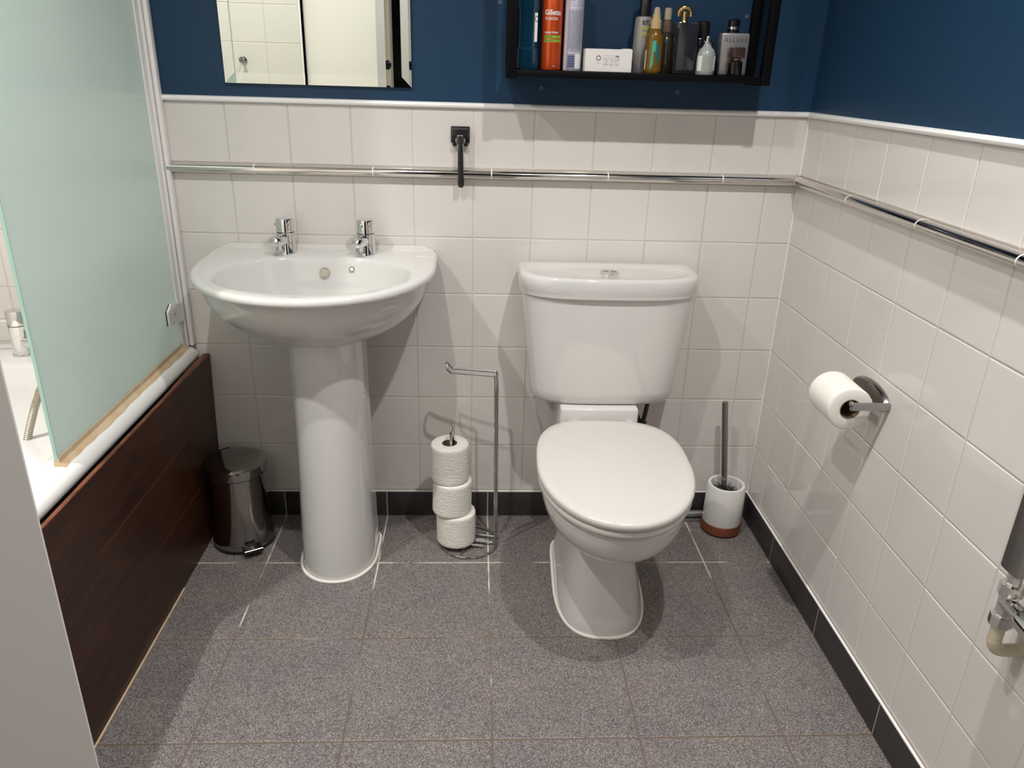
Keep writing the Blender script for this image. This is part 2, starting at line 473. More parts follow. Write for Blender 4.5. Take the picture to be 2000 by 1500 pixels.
# downlights; the one by the doorway is an added fill lamp
for i, (lx, ly) in enumerate(LIGHTS):
    t = thing('ceiling_light', ['round white recessed downlight over the bath', 'round white recessed downlight in front of the washbasin',
              'round white recessed downlight in front of the toilet', 'made-up round recessed downlight just inside the doorway, added as weak fill'][i], 'light', (lx, ly, CEIL), 'ceiling downlights')
    mb = MB(); mb.lathe([(.030, 0), (.044, 0), (.044, -.004), (.038, -.007), (.031, -.006), (.030, -.002)], (lx, ly, CEIL), cap0=False, cap1=False)
    mb.build('bezel', 'white_trim', t)
    mb = MB(); mb.lathe([(.030, -.0005), (.030, -.003), (.0, -.003)], (lx, ly, CEIL)); mb.build('diffuser', 'diffuser', t)

# ------------------------------------------------------------------ plan curves
def pn(c, s, a, b_, p): return ((abs(c) / a) ** p + (abs(s) / b_) ** p) ** (-1.0 / p)
def dring(cx, cy, a, bf, bb, z, pf=2.0, pb=8.0, n=120, rot=0.0, piv=None):
    out = []
    for i in range(n):
        t = 2 * PI * i / n; c, s = math.cos(t), math.sin(t)
        # denser sampling in corners is not needed at this count
        r = pn(c, s, a, bf, pf) if s < 0 else pn(c, s, a, bb, pb)
        x, y = cx + r * c, cy + r * s
        if rot:
            px, py = piv; X, Y = x - px, y - py
            x, y = px + X * math.cos(rot) - Y * math.sin(rot), py + X * math.sin(rot) + Y * math.cos(rot)
        out.append((x, y, z))
    return out

# ------------------------------------------------------------------ washbasin
BX = .588
wb = thing('washbasin', 'white ceramic washbasin on a tall pedestal under the mirror', 'washbasin', (BX, -.2, 0))
mb = MB(); A, BF, BBk, CY = .2835, .283, .1585, -.16
TILT = .036
def sl(ring): return [(x, y, z + TILT * min(0, y + .03)) for x, y, z in ring]
def out(s, z): return dring(BX, CY, A * s, BF * s, BBk * s, z, 2.05, 12)
rings = [dring(BX, -.19, .03, .03, .03, .606, 2, 3)]
for k in range(17):
    u = 1.42 - k * (1.42 - .06) / 16; sc_ = .925 * max(math.cos(u), .0) ** 1.2; e_ = max(.0, (sc_ - .3) / .7)
    rings.append(dring(BX, -.1915 + .02 * e_, A * sc_, (.2239 + .028 * e_) * sc_, .155 * sc_ + .012 * e_, .766 - .160 * math.sin(u), 2.05, 3 + 5 * e_))
rings += [out(.945, .7720), out(.955, .7765)]
rings += [sl(out(k_, z_)) for k_, z_ in ((.965, .7835), (.982, .7845), (.995, .7875), (1.0, .793), (.997, .7985), (.986, .8022), (.968, .8035), (.952, .8036))]
def inn(s, z, dy=0): return dring(.5935, -.250 + dy, .2215 * s, .1505 * s, .150 * s, z, 2.0, 2.5)
rings += [sl(inn(1.035, .8030)), sl(inn(1.012, .8015)), sl(inn(.992, .797)), inn(.975, .782), inn(.95, .765), inn(.90, .735), inn(.82, .705, .008), inn(.68, .682, .015), inn(.45, .669, .02), inn(.2, .664, .025), inn(.06, .662, .025)]
mb.loft(rings)
mb.loft([[(x, y, .797 + (z - .797) * min(1, .35 + min(x - (BX - .272), BX + .2715 - x) / .022)) for y, z in ((-.0008, .797), (-.024, .797), (-.022, .8025), (-.0165, .8085), (-.011, .812), (-.005, .8128), (-.0008, .812))] for x in [BX - .272 + .5435 * k / 20 for k in range(21)]])
mb.build('basin', 'porcelain', wb, angle=60)
mb = MB(); PX = .6055
mb.loft([dring(PX, -.20, a, f_, .10, z, 2.1, 10) for a, f_, z in [(.0955, .122, .002), (.0955, .121, .03), (.094, .116, .12), (.0915, .106, .25), (.089, .098, .40), (.0875, .094, .52), (.0875, .093, .60), (.0875, .093, .665)]])
mb.build('pedestal', 'porcelain', wb, angle=60)
mb = MB()
def floor_bead(cx, cy, a, f_, bk, r, mbx, p=2.1, pb=10, rot=0, piv=None, z=.002):
    o_ = dring(cx, cy, a, f_, bk, z, p, pb, 140, rot, piv); mbx.tube(o_, r, 8, True)
floor_bead(PX, -.20, .1005, .127, .103, .0045, mb); part_label(mb.build('sealant', 'sealant', wb), 'white silicone bead on the floor')
def hole_part(px, py, pz, nrm, R_, parent):
    M = Matrix.Translation((px, py, pz)) @ Vector(nrm).to_track_quat('Z', 'Y').to_matrix().to_4x4()
    mb = MB(); mb.lathe([(R_, -.004), (R_, .0015), (R_ - .0015, .0022), (R_ - .0022, .001), (R_ - .0025, -.0005), (0, -.0005)], M=M, n=32)
    return mb
hole_part(.596, -.1125, .7655, (0, -.92, .38), .0125, wb).build('overflow_hole', 'bath_grout', wb)
part_label(hole_part(.662, -.1115, .7745, (0, -.92, .38), .0065, wb).build('chain_stay', 'chrome', wb), 'small chrome stud')

# basin taps
def basin_tap(x, y, zb, label, left):
    t = thing('basin_tap', label, 'tap', (x, y, zb), 'chrome taps on the washbasin')
    mb = MB(); mb.lathe([(.0245, 0), (.0245, .003), (.0225, .006), (.0222, .052)], (x, y, zb)); mb.build('body', 'chrome', t)
    mb = MB(); mb.lathe([(.0212, .0522), (.0212, .054)], (x, y, zb)); mb.build('collar', 'black_gloss', t)
    mb = MB(); mb.lathe([(.0222, .054), (.0222, .083), (.0208, .086), (.015, .0875), (0, .0878)], (x, y, zb)); hd = mb.build('handle', 'chrome', t)
    ang = -.30
    d = Vector((math.sin(ang), -math.cos(ang), 0))
    d0 = Vector((x, y, zb))
    mb = MB()
    hz_ = Vector((0, 0, .036))
    mb.tube([d0 + d * .012 + hz_, d0 + d * .034 + hz_, d0 + d * .046 + hz_, d0 + d * .054 + hz_, d0 + d * .0585 + hz_], [.0155, .0155, .0150, .0115, .004], 24)
    e = d0 + d * .043
    mb.lathe([(.0115, .015), (.0115, .026)], tuple(e), 20)
    mb.build('spout', 'chrome', t)
    if left:
        mb = MB(); q = d0 + Vector((-.020, -.006, .072)); mb.tube([d0 + Vector((-.012, -.004, .072)), q + Vector((-.004, 0, 0))], .0035, 10); mb.build('lever', 'chrome', hd)
    else:
        mb = MB(); mb.tube([d0 + Vector((-.006, -.0195, .073)), d0 + Vector((-.009, -.026, .073))], .004, 10); mb.build('lever', 'chrome', hd)
    return t
basin_tap(.4955, -.060, .8013, 'chrome pillar tap at the left end of the washbasin deck', True)
basin_tap(.6925, -.058, .8013, 'chrome pillar tap at the right of the washbasin, above the chain stud', False)

# ------------------------------------------------------------------ toilet
TX = 1.302; ROT = -.045; PIV = (1.297, -.20)
to = thing('toilet', 'white close-coupled toilet with lid closed against the back wall', 'toilet', (TX, -.3, 0))
kw = dict(rot=ROT, piv=PIV)
def egg(s, z, dy=0, back=None): return dring(1.297, -.455 + dy, .176 * s, .256 * s, .233 * s if back is None else back, z, 2.03, 3.1, 140, **kw)
mb = MB()
# bowl
bw = [(.30, .256), (.42, .260), (.54, .266), (.66, .277), (.77, .293), (.865, .313), (.925, .335), (.955, .356), (.962, .370), (.955, .379), (.93, .382), (.80, .382)]
mb.loft([dring(1.297, -.455 - .0 * s, .172 * s, .250 * (s ** .8), .235, z, 2.0, 3.5, 140, **kw) for s, z in bw])
# foot
ft = [(.108, .214, .0), (.108, .213, .012), (.104, .208, .03), (.096, .198, .07), (.086, .186, .12), (.076, .176, .17), (.070, .171, .21), (.068, .169, .245), (.073, .176, .272), (.085, .19, .30)]
mb.loft([dring(1.296, -.325, a, f_, .19, z, 3.1, 8, 140, **kw) for a, f_, z in ft])
# rear shelf that carries the cistern
mb.box(-.1005, .1005, -.10, .095, .22, .4436, .006, 3, Matrix.Translation((1.289, -.105, 0)))
mb.build('pan', 'porcelain', to, angle=50)
mb = MB(); floor_bead(1.296, -.325, .112, .219, .192, .0042, mb, 2.7, 8, ROT, PIV); part_label(mb.build('sealant', 'sealant', to), 'cream silicone bead on the floor')
mb = MB(); mb.loft([egg(.955, .384), egg(.975, .3855), egg(.985, .390), egg(.985, .397), egg(.972, .401), egg(.93, .402)])
mb.build('seat', 'seat_plastic', to, angle=50)
mb = MB(); mb.loft([egg(.96, .4035), egg(.99, .405), egg(1.0, .410), egg(1.0, .416), egg(.993, .420), egg(.97, .4232), egg(.90, .4238), egg(.84, .4232), egg(.78, .4236), egg(.4, .4255), egg(.1, .426)])
mb.build('lid', 'seat_plastic', to, angle=50)
for sx in (-.07, .07):
    mb = MB(); mb.lathe([(.012, 0), (.012, .024), (.009, .028)], (1.297 + sx, -.212, .384), 24); mb.build('hinge', 'seat_plastic', to)
mb = MB()
cis = [(.165, .072, .4445), (.180, .086, .4465), (.187, .092, .4555), (.190, .095, .48), (.197, .097, .55), (.206, .098, .62), (.214, .099, .69), (.2185, .100, .7335)]
mb.loft([dring(TX, -.095, a, f_, .078, z, 3.3, 12, 160) for a, f_, z in cis])
mb.build('cistern', 'porcelain', to, angle=50)
mb = MB()
def lid_r(s, z, f_=.112): return dring(TX, -.095, .2265 * s, f_ * s, .083 * (1 if s > .97 else s), z, 3.0, 14, 160)
mb.loft([lid_r(.955, .7305), lid_r(.985, .7315), lid_r(.99, .736), lid_r(.99, .741), lid_r(1.0, .744), lid_r(1.0, .763), lid_r(.996, .771), lid_r(.986, .7765), lid_r(.968, .7795), lid_r(.945, .7805),
         dring(TX, -.105, .198, .082, .055, .7805, 2.3, 3, 160), dring(TX, -.105, .192, .077, .050, .7770, 2.3, 3, 160), dring(TX, -.105, .1, .04, .03, .7770, 2.3, 3, 160), dring(TX, -.105, .02, .01, .01, .7770, 2, 2, 160)])
cl = mb.build('cistern_lid', 'porcelain', to, angle=50)
mb = MB(); mb.lathe([(.0245, 0), (.0245, .0035), (.021, .005), (.0, .0052)], (1.3005, -.123, .7768), 40)
for k in range(6):
    a = k * PI / 3; mb.tube([(1.3005 + .004 * math.cos(a), -.123 + .004 * math.sin(a), .7820), (1.3005 + .017 * math.cos(a), -.123 + .017 * math.sin(a), .7818)], .0014, 6)
part_label(mb.build('flush_button', 'chrome', cl), 'round chrome flush button')
# supply hose behind the pan
th = thing('supply_hose', 'short dark braided water hose hanging below the cistern', 'hose', (1.441, -.06, .30))
mb = MB(); mb.tube([(1.4415, -.078, .4462), (1.441, -.077, .40), (1.437, -.074, .36), (1.434, -.07, .345)], .0062, 12); mb.build('hose', 'braid', th)
mb = MB(); mb.lathe([(.011, .315), (.0125, .318), (.0125, .345), (.008, .350)], (1.434, -.068, 0), 6); mb.tube([(1.434, -.068, .33), (1.434, -.0, .33)], .007, 10); mb.build('nut', 'dark_rubber', th)
# pipe along the floor
tp = thing('waste_pipe', 'grey pipe running low along the wall behind the toilet brush', 'pipe', (1.55, -.03, 0))
mb = MB(); mb.tube([(1.40, -.026, .022), (1.72, -.026, .022)], .0105, 16); mb.build('pipe', 'pipe_grey', tp)
mb = MB(); mb.box(1.40, 1.72, -.037, -.0075, .0005, .008, .002); mb.build('clip_channel', 'pipe_grey', tp)

# ------------------------------------------------------------------ bath
bt = thing('bathtub', 'white acrylic bathtub behind the dark wooden panel', 'bathtub', (-.12, -.85, 0))
mb = MB(); ZB = .535; bx0, bx1, by0, by1 = XL + .001, .2290, YE + .001, -.0015
def rr(x0, x1, y0, y1, z, p=10, n=120):
    cx, cy, a, b_ = (x0 + x1) / 2, (y0 + y1) / 2, (x1 - x0) / 2, (y1 - y0) / 2; o_ = []
    for i in range(n):
        t = 2 * PI * (i + .5) / n; c, s = math.cos(t), math.sin(t)
        c2 = math.copysign(abs(c) ** (2 / p), c); s2 = math.copysign(abs(s) ** (2 / p), s)
        o_.append((cx + a * c2, cy + b_ * s2, z))
    return o_
def orr(i, z): return rr(bx0 + i, bx1 - i, by0 + i, by1 - i, z, 60)
def irr(i, z, k=6): return rr(bx0 + .055 + i, bx1 - .068 - i, by0 + .07 + i, by1 - .165 - i * 1.3, z, k)
mb.loft([orr(.012, .502), orr(.003, .503), orr(.0, .507), orr(.0008, .515), orr(.0035, .5225), orr(.008, .529), orr(.014, .5335), orr(.021, .5355), irr(-.012, .5355), irr(-.002, .533), irr(.004, .526), irr(.012, .45), irr(.03, .32), irr(.05, .20), irr(.08, .145), irr(.13, .125), irr(.20, .12)])
mb.build('tub', 'acrylic', bt, angle=50)
# wooden panel
bp_ = thing('bath_surround', 'dark mahogany tongue-and-groove bath panel on the left', 'bath panel', (.24, -.85, 0))
mb = MB()
zz = [.001, .187, .352, .5165]; def_x = lambda z: .2355 + .016 * z / .5
YP0, YP1 = -1.69, -.004
zs = [zz[0], zz[1] - .002, zz[1] + .002, zz[2] - .002, zz[2] + .002, zz[3] - .004]
ny_ = 36; random.seed(3)
for q in range(3):
    z0, z1 = (zs[0], zs[1]) if q == 0 else ((zs[2], zs[3]) if q == 1 else (zs[4], zs[5]))
    x0, x1 = def_x(z0), def_x(z1)
    top = z1
    ys_ = [YP0 + (YP1 - YP0) * i / 34 for i in range(35)]; tz = [top - (.0095 * max(0.0, 1 - abs(y) / .19) if q == 2 else 0) for y in ys_]
    mb.mat(0)
    mb.loft([[(x0, y, z0), (def_x(t_), y, t_), (def_x(t_) - .0085, y, t_), (x0 - .0085, y, z0)] for y, t_ in zip(ys_, tz)])
for z in (zz[1], zz[2]):
    x = def_x(z); mb.mat(1).box(x - .0082, x - .0012, YP0, YP1, z - .0021, z + .0021)
mb.build('boards', ['mahogany', 'groove'], bp_, smooth=False)
mb = MB()   # worn top edge
yy = [YP1 - (YP1 - YP0) * i / ny_ for i in range(ny_ + 1)]
ringsT = []
for i, y in enumerate(yy):
    x = .2520; dip = max(0.0, 1 - abs(y) / .30); z = .5118 - .009 * dip; e = random.uniform(-.0012, .0012); wd = .0060 + .0108 * min(1, max(0.0, 1.6 * dip)) + random.uniform(-.0008, .0008)
    hgt = .0025 + e + .004 * dip
    ringsT.append([(x + .0004, y, z - .0006), (x + .0003, y, z + hgt * .6), (x - .003 + e, y, z + hgt), (x - wd, y, z + hgt), (x - wd, y, z - .0006)])
mb.loft(ringsT); part_label(mb.build('worn_edge', 'mahogany_edge', bp_), 'orange-brown worn top edge')
mb = MB(); mb.box(.236, .2405, -1.69, -.35, .0002, .004, .001); part_label(mb.build('sealant', 'stained_seal', bp_), 'yellowed sealant line at the floor')

# shower screen
ss = thing('shower_screen', 'frosted green-tinted glass shower screen standing on the bath edge', 'shower screen', (.2, -.35, ZB))
GX0, GX1 = .1945, .2005; gy0, gy1 = -.690, -.052; gz0, gz1 = .547, 2.02
mb = MB(); mb.mat(0).box(GX0, GX1, gy0, gy1, gz0, gz1)
mb.mat(1).box(GX0 - .0001, GX1 + .0001, gy0 - .0012, gy0 - .0001, gz0, gz1)
mb.build('glass_pane', ['frosted_glass', 'glass_edge'], ss, smooth=False)
mb = MB(); yq = [gy0 - .001 + (gy1 + .02 - gy0) * i / 24 for i in range(25)]
mb.loft([[(GX0 - .004, y, .5352), (GX1 + .011 + random.uniform(-.002, .002), y, .5352), (GX1 + .002, y, .5440), (GX1 + .0014, y, .554), (GX0 - .0015, y, .554)] for y in yq])
part_label(mb.build('seal_strip', 'stained_seal', ss), 'stained amber silicone along the bottom')
mb = MB()
mb.box(.176, .2075, -.028, -.0005, .5365, 2.04, .003, 2)
mb.box(.2085, .2200, -.022, -.0005, .5365, 2.04, .004, 2)
mb.box(.188, .2035, -.050, -.0285, .5365, 2.03, .003, 2)
mb.build('wall_profile', 'white_trim', ss)
mb = MB(); V2 = [(-.124, .660), (-.098, .674), (-.074, .6705), (-.034, .657), (-.034, .6105), (-.084, .620), (-.100, .626), (-.124, .624)]
mb.loft([[(.2030, y, z) for y, z in V2], [(.2075, y, z) for y, z in V2]])
cp = mb.build('pivot_bracket', 'white_trim', ss)
mb = MB(); mb.lathe([(.0045, 0), (.0045, .0012), (.003, .0024), (0, .0028)], (.2075, -.086, .646), 16, Matrix.Rotation(PI / 2, 4, 'Y')); mb.build('screw', 'chrome', cp)
mb = MB(); mb.loft([[(.2012, y - .003, z) for y, z in V2], [(.2028, y - .003, z) for y, z in V2]]); mb.build('gasket', 'dark_rubber', ss)

# bath tap and shower hose
tx, ty = -.178, -.095
t = thing('bath_mixer_tap', 'chrome lever mixer tap on the bath deck, partly behind the glass screen', 'tap', (tx, ty, ZB))
mb = MB(); mb.lathe([(.027, .0006), (.027, .004), (.0245, .006), (.0245, .078), (.0245, .079)], (tx, ty, ZB)); mb.build('body', 'chrome', t)
mb = MB(); mb.lathe([(.0238, .0792), (.0238, .081)], (tx, ty, ZB)); mb.build('collar', 'black_gloss', t)
mb = MB(); mb.lathe([(.0245, .081), (.0245, .114), (.023, .117), (.0, .118)], (tx, ty, ZB)); hd = mb.build('handle', 'chrome', t)
mb = MB(); mb.tube([(tx - .02, ty - .010, ZB + .094), (tx - .07, ty - .02, ZB + .090), (tx - .085, ty - .022, ZB + .088)], .0055, 12); mb.build('lever', 'chrome', hd)
mb = MB(); mb.box(.01, .10, -.018, .018, .024, .050, .008, 3, Matrix.Translation((tx, ty, ZB)) @ Matrix.Rotation(-.35, 4, 'Z')); mb.build('spout', 'chrome', t)
mb = MB(); hp = [(.112, -.46, .68), (.108, -.475, .665), (.098, -.49, .642), (.083, -.50, .61), (.066, -.505, .572), (.042, -.51, .508), (.022, -.51, .44), (.012, -.51, .36), (.008, -.51, .28), (-.02, -.52, .17)]
hp = [Vector(p) for p in hp]
dense = []
for i in range(len(hp) - 1):
    for j in range(14): dense.append(hp[i].lerp(hp[i + 1], j / 14))
# smooth
for _ in range(12):
    dense = [dense[0]] + [(dense[i - 1] + dense[i] * 2 + dense[i + 1]) / 4 for i in range(1, len(dense) - 1)] + [dense[-1]]
path = []; rad = []
for i in range(len(dense) - 1):
    for j, r_ in ((0, .0060), (.35, .0080), (.7, .0080)): path.append(dense[i].lerp(dense[i + 1], j)); rad.append(r_)
sh = thing('shower_hose', 'ribbed silver shower hose hanging down into the bath', 'hose', (.05, -.55, .15))
mb.tube(path, rad, 12); mb.build('hose', 'hose_silver', sh)
mb = MB(); mb.tube([(.116, -.452, .690), (.111, -.464, .674)], [.0105, .009], 14); mb.build('ferrule', 'chrome', sh)

# ------------------------------------------------------------------ mirror
mx0, mx1, mz0, mz1 = .3722, .8108, 1.1930, 1.95
mr = thing('wall_mirror', 'rectangular frameless mirror with polished slanted edges above the washbasin', 'mirror', ((mx0 + mx1) / 2, 0, mz0))
bv = .0235; yb, yf = -.0015, -.0072
def rc(i, y): return [(mx0 + i, y, mz0 + i), (mx1 - i, y, mz0 + i), (mx1 - i, y, mz1 - i), (mx0 + i, y, mz1 - i)]
mb = MB(); mb.mat(1).loft([rc(0, yb), rc(0, yf - .00078)], True, False)
mb.mat(0).loft([rc(0, yf - .00078), rc(bv, yf)], False, True)
mb.build('mirror_glass', ['mirror_silver', 'mirror_edge'], mr, smooth=False)

# robe hook seen in the mirror
hk = thing('robe_hook', 'small round chrome hook on the tiles reflected in the mirror', 'hook', (-.05, YE, 1.248))
M = Matrix.Translation((-.05, YE, 1.248)) @ Matrix.Rotation(-PI / 2, 4, 'X')
mb = MB(); mb.lathe([(.014, .0), (.014, .005), (.007, .007), (.006, .02), (.011, .026), (.013, .034), (.009, .038), (0, .039)], M=M, n=28); mb.build('knob', 'brushed_steel', hk)

# ------------------------------------------------------------------ razor on its holder
rh = thing('razor_holder', 'small square black razor holder stuck on the wall tiles', 'razor holder', (.927, 0, 1.066))
mb = MB(); mb.box(.9035, .9495, -.0045, -.0003, 1.070, 1.1085, .0015)
for xx in (.9125, .9405): mb.box(xx - .005, xx + .005, -.016, -.0005, 1.0625, 1.0705, .002)
mb.build('plate', 'black_plastic', rh)
rz = thing('razor', 'black safety razor hanging head up over the chrome strip', 'razor', (.928, -.02, .963))
mb = MB(); mb.box(.9075, .9465, -.019, -.0085, 1.083, 1.1045, .003, 2); hd = mb.build('cartridge', 'black_plastic', rz)
mb = MB()
for k in range(3): mb.box(.910, .944, -.0202, -.0188, 1.087 + .006 * k, 1.0885 + .006 * k)
mb.build('blade', 'brushed_steel', hd)
mb = MB(); mb.lathe([(.0, -.006), (.010, -.005), (.0125, 0), (.010, .005), (0, .006)], (0, 0, 0), 24, Matrix.Translation((.927, -.021, 1.077)) @ Matrix.Rotation(PI / 2, 4, 'X'))
mb.box(.9185, .9355, -.024, -.012, 1.072, 1.090, .003); mb.build('neck', 'brushed_steel', rz)
mb = MB(); mb.tube([(.927, -.024, 1.072), (.9275, -.026, 1.06), (.9278, -.028, 1.045), (.928, -.0285, 1.02), (.9285, -.0275, .995), (.929, -.0265, .98), (.929, -.0258, .972), (.929, -.0255, .9655)], [.0045, .0058, .0068, .0072, .0070, .0080, .0085, .005], 16)
mb.build('handle', 'black_plastic', rz)

# ------------------------------------------------------------------ black wall shelf
SX0, SX1, SD = 1.0335, 1.6318, .135
sf = thing('wall_shelf', 'black metal open box shelf holding toiletries on the blue wall', 'shelf', (1.333, 0, 1.222))
SB, ST = 1.2255, 1.62
for xx, ex in ((SX0, 0), (SX1 - .021, 0)):
    mb = MB()
    mb.box(xx, xx + .021, -SD, -SD + .020, SB - .004, ST, .0012); mb.box(xx, xx + .021, -.0205, -.0005, SB + (.0), ST, .0012)
    mb.box(xx, xx + .021, -SD + .0205, -.021, SB - .004, SB + .014, .001); mb.box(xx, xx + .021, -SD + .0205, -.021, ST - .02, ST, .001)
    mb.build('side_frame', 'black_metal', sf)
mb = MB(); mb.box(SX0 + .0215, SX1 - .0215, -SD + .001, -.001, SB - .0005, 1.2405, .001); mb.build('shelf_board', 'black_metal', sf)
mb = MB(); mb.box(SX0 + .0215, SX1 - .0215, -SD + .001, -.001, ST - .016, ST, .001); mb.build('top_board', 'black_metal', sf)
ZS = 1.2410
GRP = 'toiletries on the black shelf'
# blue mouthwash bottle
cx, cy = 1.080, -.075
t = thing('mouthwash_bottle', 'dark blue square-shouldered mouthwash bottle at the left end of the shelf', 'bottle', (cx, cy, ZS), GRP)
mb = MB()
def sq(h, d, z, p=7): return [(cx + h * math.copysign(abs(math.cos(q)) ** (2 / p), math.cos(q)), cy + d * math.copysign(abs(math.sin(q)) ** (2 / p), math.sin(q)), z) for q in [2 * PI * (i + .5) / 64 for i in range(64)]]
mb.loft([sq(.022, .026, ZS), sq(.0242, .028, ZS + .003), sq(.0242, .028, ZS + .043), sq(.021, .025, ZS + .046), sq(.021, .025, ZS + .122), sq(.0235, .027, ZS + .127), sq(.0235, .027, ZS + .165), sq(.012, .013, ZS + .185), sq(.012, .013, ZS + .20)])
mb.build('bottle', 'teal_glass', t)
mb = MB(); mb.lathe([(.0155, .2002), (.0155, .235), (.013, .238), (0, .2385)], (cx, cy, ZS)); mb.build('cap', 'black_plastic', t)
mb = MB(); mb.box(cx + .0135, cx + .0200, cy - .0258, cy - .0252, ZS + .058, ZS + .117, 0); lb = mb.build('label', 'white_print', t)
mb = MB(); text_flat(mb, 'C', .018, cx + .0168, cy - .0261, ZS + .104, sx=.6); mb.build('lettering', 'black_print', lb)
# red shaving foam can
cx, cy, r = 1.1345, -.078, .0232
t = thing('shaving_foam_can', 'red-orange shaving foam can with a green band next to the blue bottle', 'can', (cx, cy, ZS), GRP)
mb = MB(); mb.lathe([(r - .003, 0), (r - .001, .001), (r, .004), (r, .150), (r - .003, .158), (r - .007, .163), (r - .008, .166)], (cx, cy, ZS), 64); mb.build('can', 'red_can', t)
mb = MB(); mb.lathe([(r - .006, .1662), (r - .006, .20), (r - .009, .206), (0, .207)], (cx, cy, ZS)); mb.build('cap', 'black_plastic', t)
mb = MB(); patch_cyl(mb, cx, cy, r + .0003, -.84, .95, ZS + .0585, ZS + .0645); mb.build('band', 'green_label', t)
mb = MB(); patch_cyl(mb, cx, cy, r + .0003, -.84, .95, ZS + .0665, ZS + .0725); lb = mb.build('band', 'green_label', t)
for (tx_, sz_, zo_, a_, bo_, sx_) in (('Gillette', .0150, .1185, -.86, .0004, .86), ('FUSION', .0092, .1060, -.80, .0001, .92), ('SHAVE FOAM', .0062, .078, -.80, .0001, .84), ('200 ml', .0032, .009, .1, 0, 1)):
    mb = MB(); text_cyl(mb, tx_, sz_, cx, cy, r + .0004, ZS + zo_, a_, 'LEFT', bo_, sx_); mb.build('lettering', 'white_print', t)
for (tx_, zo_) in (('SENSITIVE', .0695), ('SKIN FOAM', .0615)):
    mb = MB(); text_cyl(mb, tx_, .0042, cx, cy, r + .0006, ZS + zo_, -.80, 'LEFT'); mb.build('small_lettering', 'black_print', lb)
# lilac deodorant can
cx, cy, r = 1.1835, -.080, .0212
t = thing('deodorant_can', 'silver-lilac aerosol can printed with small text beside the red can', 'can', (cx, cy, ZS), GRP)
mb = MB(); mb.lathe([(r - .002, 0), (r, .003), (r, .150), (r - .004, .160), (r - .006, .163)], (cx, cy, ZS), 64); mb.build('can', 'lilac_can', t)
mb = MB(); mb.lathe([(r - .004, .1632), (r - .004, .20), (r - .008, .208), (0, .209)], (cx, cy, ZS)); mb.build('cap', 'white_trim', t)
mb = MB(); patch_cyl(mb, cx, cy, r + .0002, -1.35, -.78, ZS + .001, ZS + .15); mb.build('side_band', 'lilac_side', t)
mb = MB(); random.seed(11); zz_ = .124
while zz_ > .046:
    a = -.70
    while a < .80:
        wl = random.uniform(.05, .22); patch_cyl(mb, cx, cy, r + .0003, a, min(a + wl, .85), ZS + zz_ - .0011, ZS + zz_, 3); a += wl + random.uniform(.03, .06)
    zz_ -= .0024
text_cyl(mb, 'N', .012, cx, cy, r + .0003, ZS + .146, -.35)
mb.build('fine_print', 'grey_print', t)
mb = MB()
for k in range(5): patch_cyl(mb, cx, cy, r + .0003, -.62, .12, ZS + .008 + k * .0052, ZS + .0118 + k * .0052, 6)
mb.build('barcode', 'navy_print', t)
mb = MB(); patch_cyl(mb, cx, cy, r + .0003, .18, .85, ZS + .005, ZS + .036, 6); mb.build('panel', 'white_print', t)
mb = MB(); patch_cyl(mb, cx, cy, r + .0003, -.66, .85, ZS + .0375, ZS + .0388, 8); mb.build('line', 'white_print', t)
mb = MB(); patch_cyl(mb, cx, cy, r + .0003, -.66, .85, ZS + .129, ZS + .130, 8); mb.build('line', 'white_print', t)
# white carton
t = thing('soap_carton', 'small white cardboard carton with recycling symbols in the middle of the shelf', 'box', (1.2605, -.085, ZS), GRP)
x0, x1, yf_ = 1.2085, 1.3145, -.120
mb = MB(); mb.box(x0, x1, yf_, -.06, ZS, ZS + .0475, .0007, 1); bx_ = mb.build('carton', 'card_white', t)
mb = MB(); mb.box(x1 - .021, x1 - .002, yf_ + .004, -.062, ZS + .0476, ZS + .0492, .0004, 1); mb.build('flap', 'card_white', t)
mb = MB(); yy_ = yf_ - .0003
def ring_mark(cx_, cz_, r0, r1, a0=0, a1=2 * PI, n=24):
    V = []; F = []
    for i in range(n + 1):
        a = a0 + (a1 - a0) * i / n; V += [(cx_ + r0 * math.cos(a), yy_, cz_ + r0 * math.sin(a)), (cx_ + r1 * math.cos(a), yy_, cz_ + r1 * math.sin(a))]
    mb.add(V, [(2 * i, 2 * i + 1, 2 * i + 3, 2 * i + 2) for i in range(n)])
def rect_mark(a, b_, c, d, w_=.0004):
    for q in ((a, b_, c, c + w_), (a, b_, d - w_, d), (a, a + w_, c, d), (b_ - w_, b_, c, d)): mb.add([(q[0], yy_, q[2]), (q[1], yy_, q[2]), (q[1], yy_, q[3]), (q[0], yy_, q[3])], [(0, 1, 2, 3)])
s1 = 1.2385; ring_mark(s1, ZS + .0285, .0032, .0052)
for k in range(10):
    a = k * PI / 5; ring_mark(s1 + .0055 * math.cos(a), ZS + .0285 + .0055 * math.sin(a), 0, .0008, n=6)
text_flat(mb, 'RECYCLE', .0026, s1, yy_, ZS + .0185)
for k, (a, tx_) in enumerate(((1.2505, 'BOX'), (1.2635, 'LID'))):
    rect_mark(a, a + .0095, ZS + .0145, ZS + .0345, .0003); text_flat(mb, tx_, .0036, a + .0048, yy_, ZS + .0165); ring_mark(a + .0045, ZS + .0275, .0016, .0022); ring_mark(a + .0055, ZS + .0222, .0012, .0018)
rect_mark(1.2765, 1.285, ZS + .0135, ZS + .0345, .0003); ring_mark(1.2806, ZS + .025, .0024, .0034, .3, 5.0); mb.add([(1.2826, yy_, ZS + .0245), (1.2856, yy_, ZS + .0245), (1.2842, yy_, ZS + .0275)], [(0, 1, 2)])
text_flat(mb, 'PACK', .0026, 1.2807, yy_, ZS + .0165)
mb.add([(1.277, yy_, ZS + .031), (1.2845, yy_, ZS + .031), (1.2845, yy_, ZS + .0338), (1.277, yy_, ZS + .0338)], [(0, 1, 2, 3)])
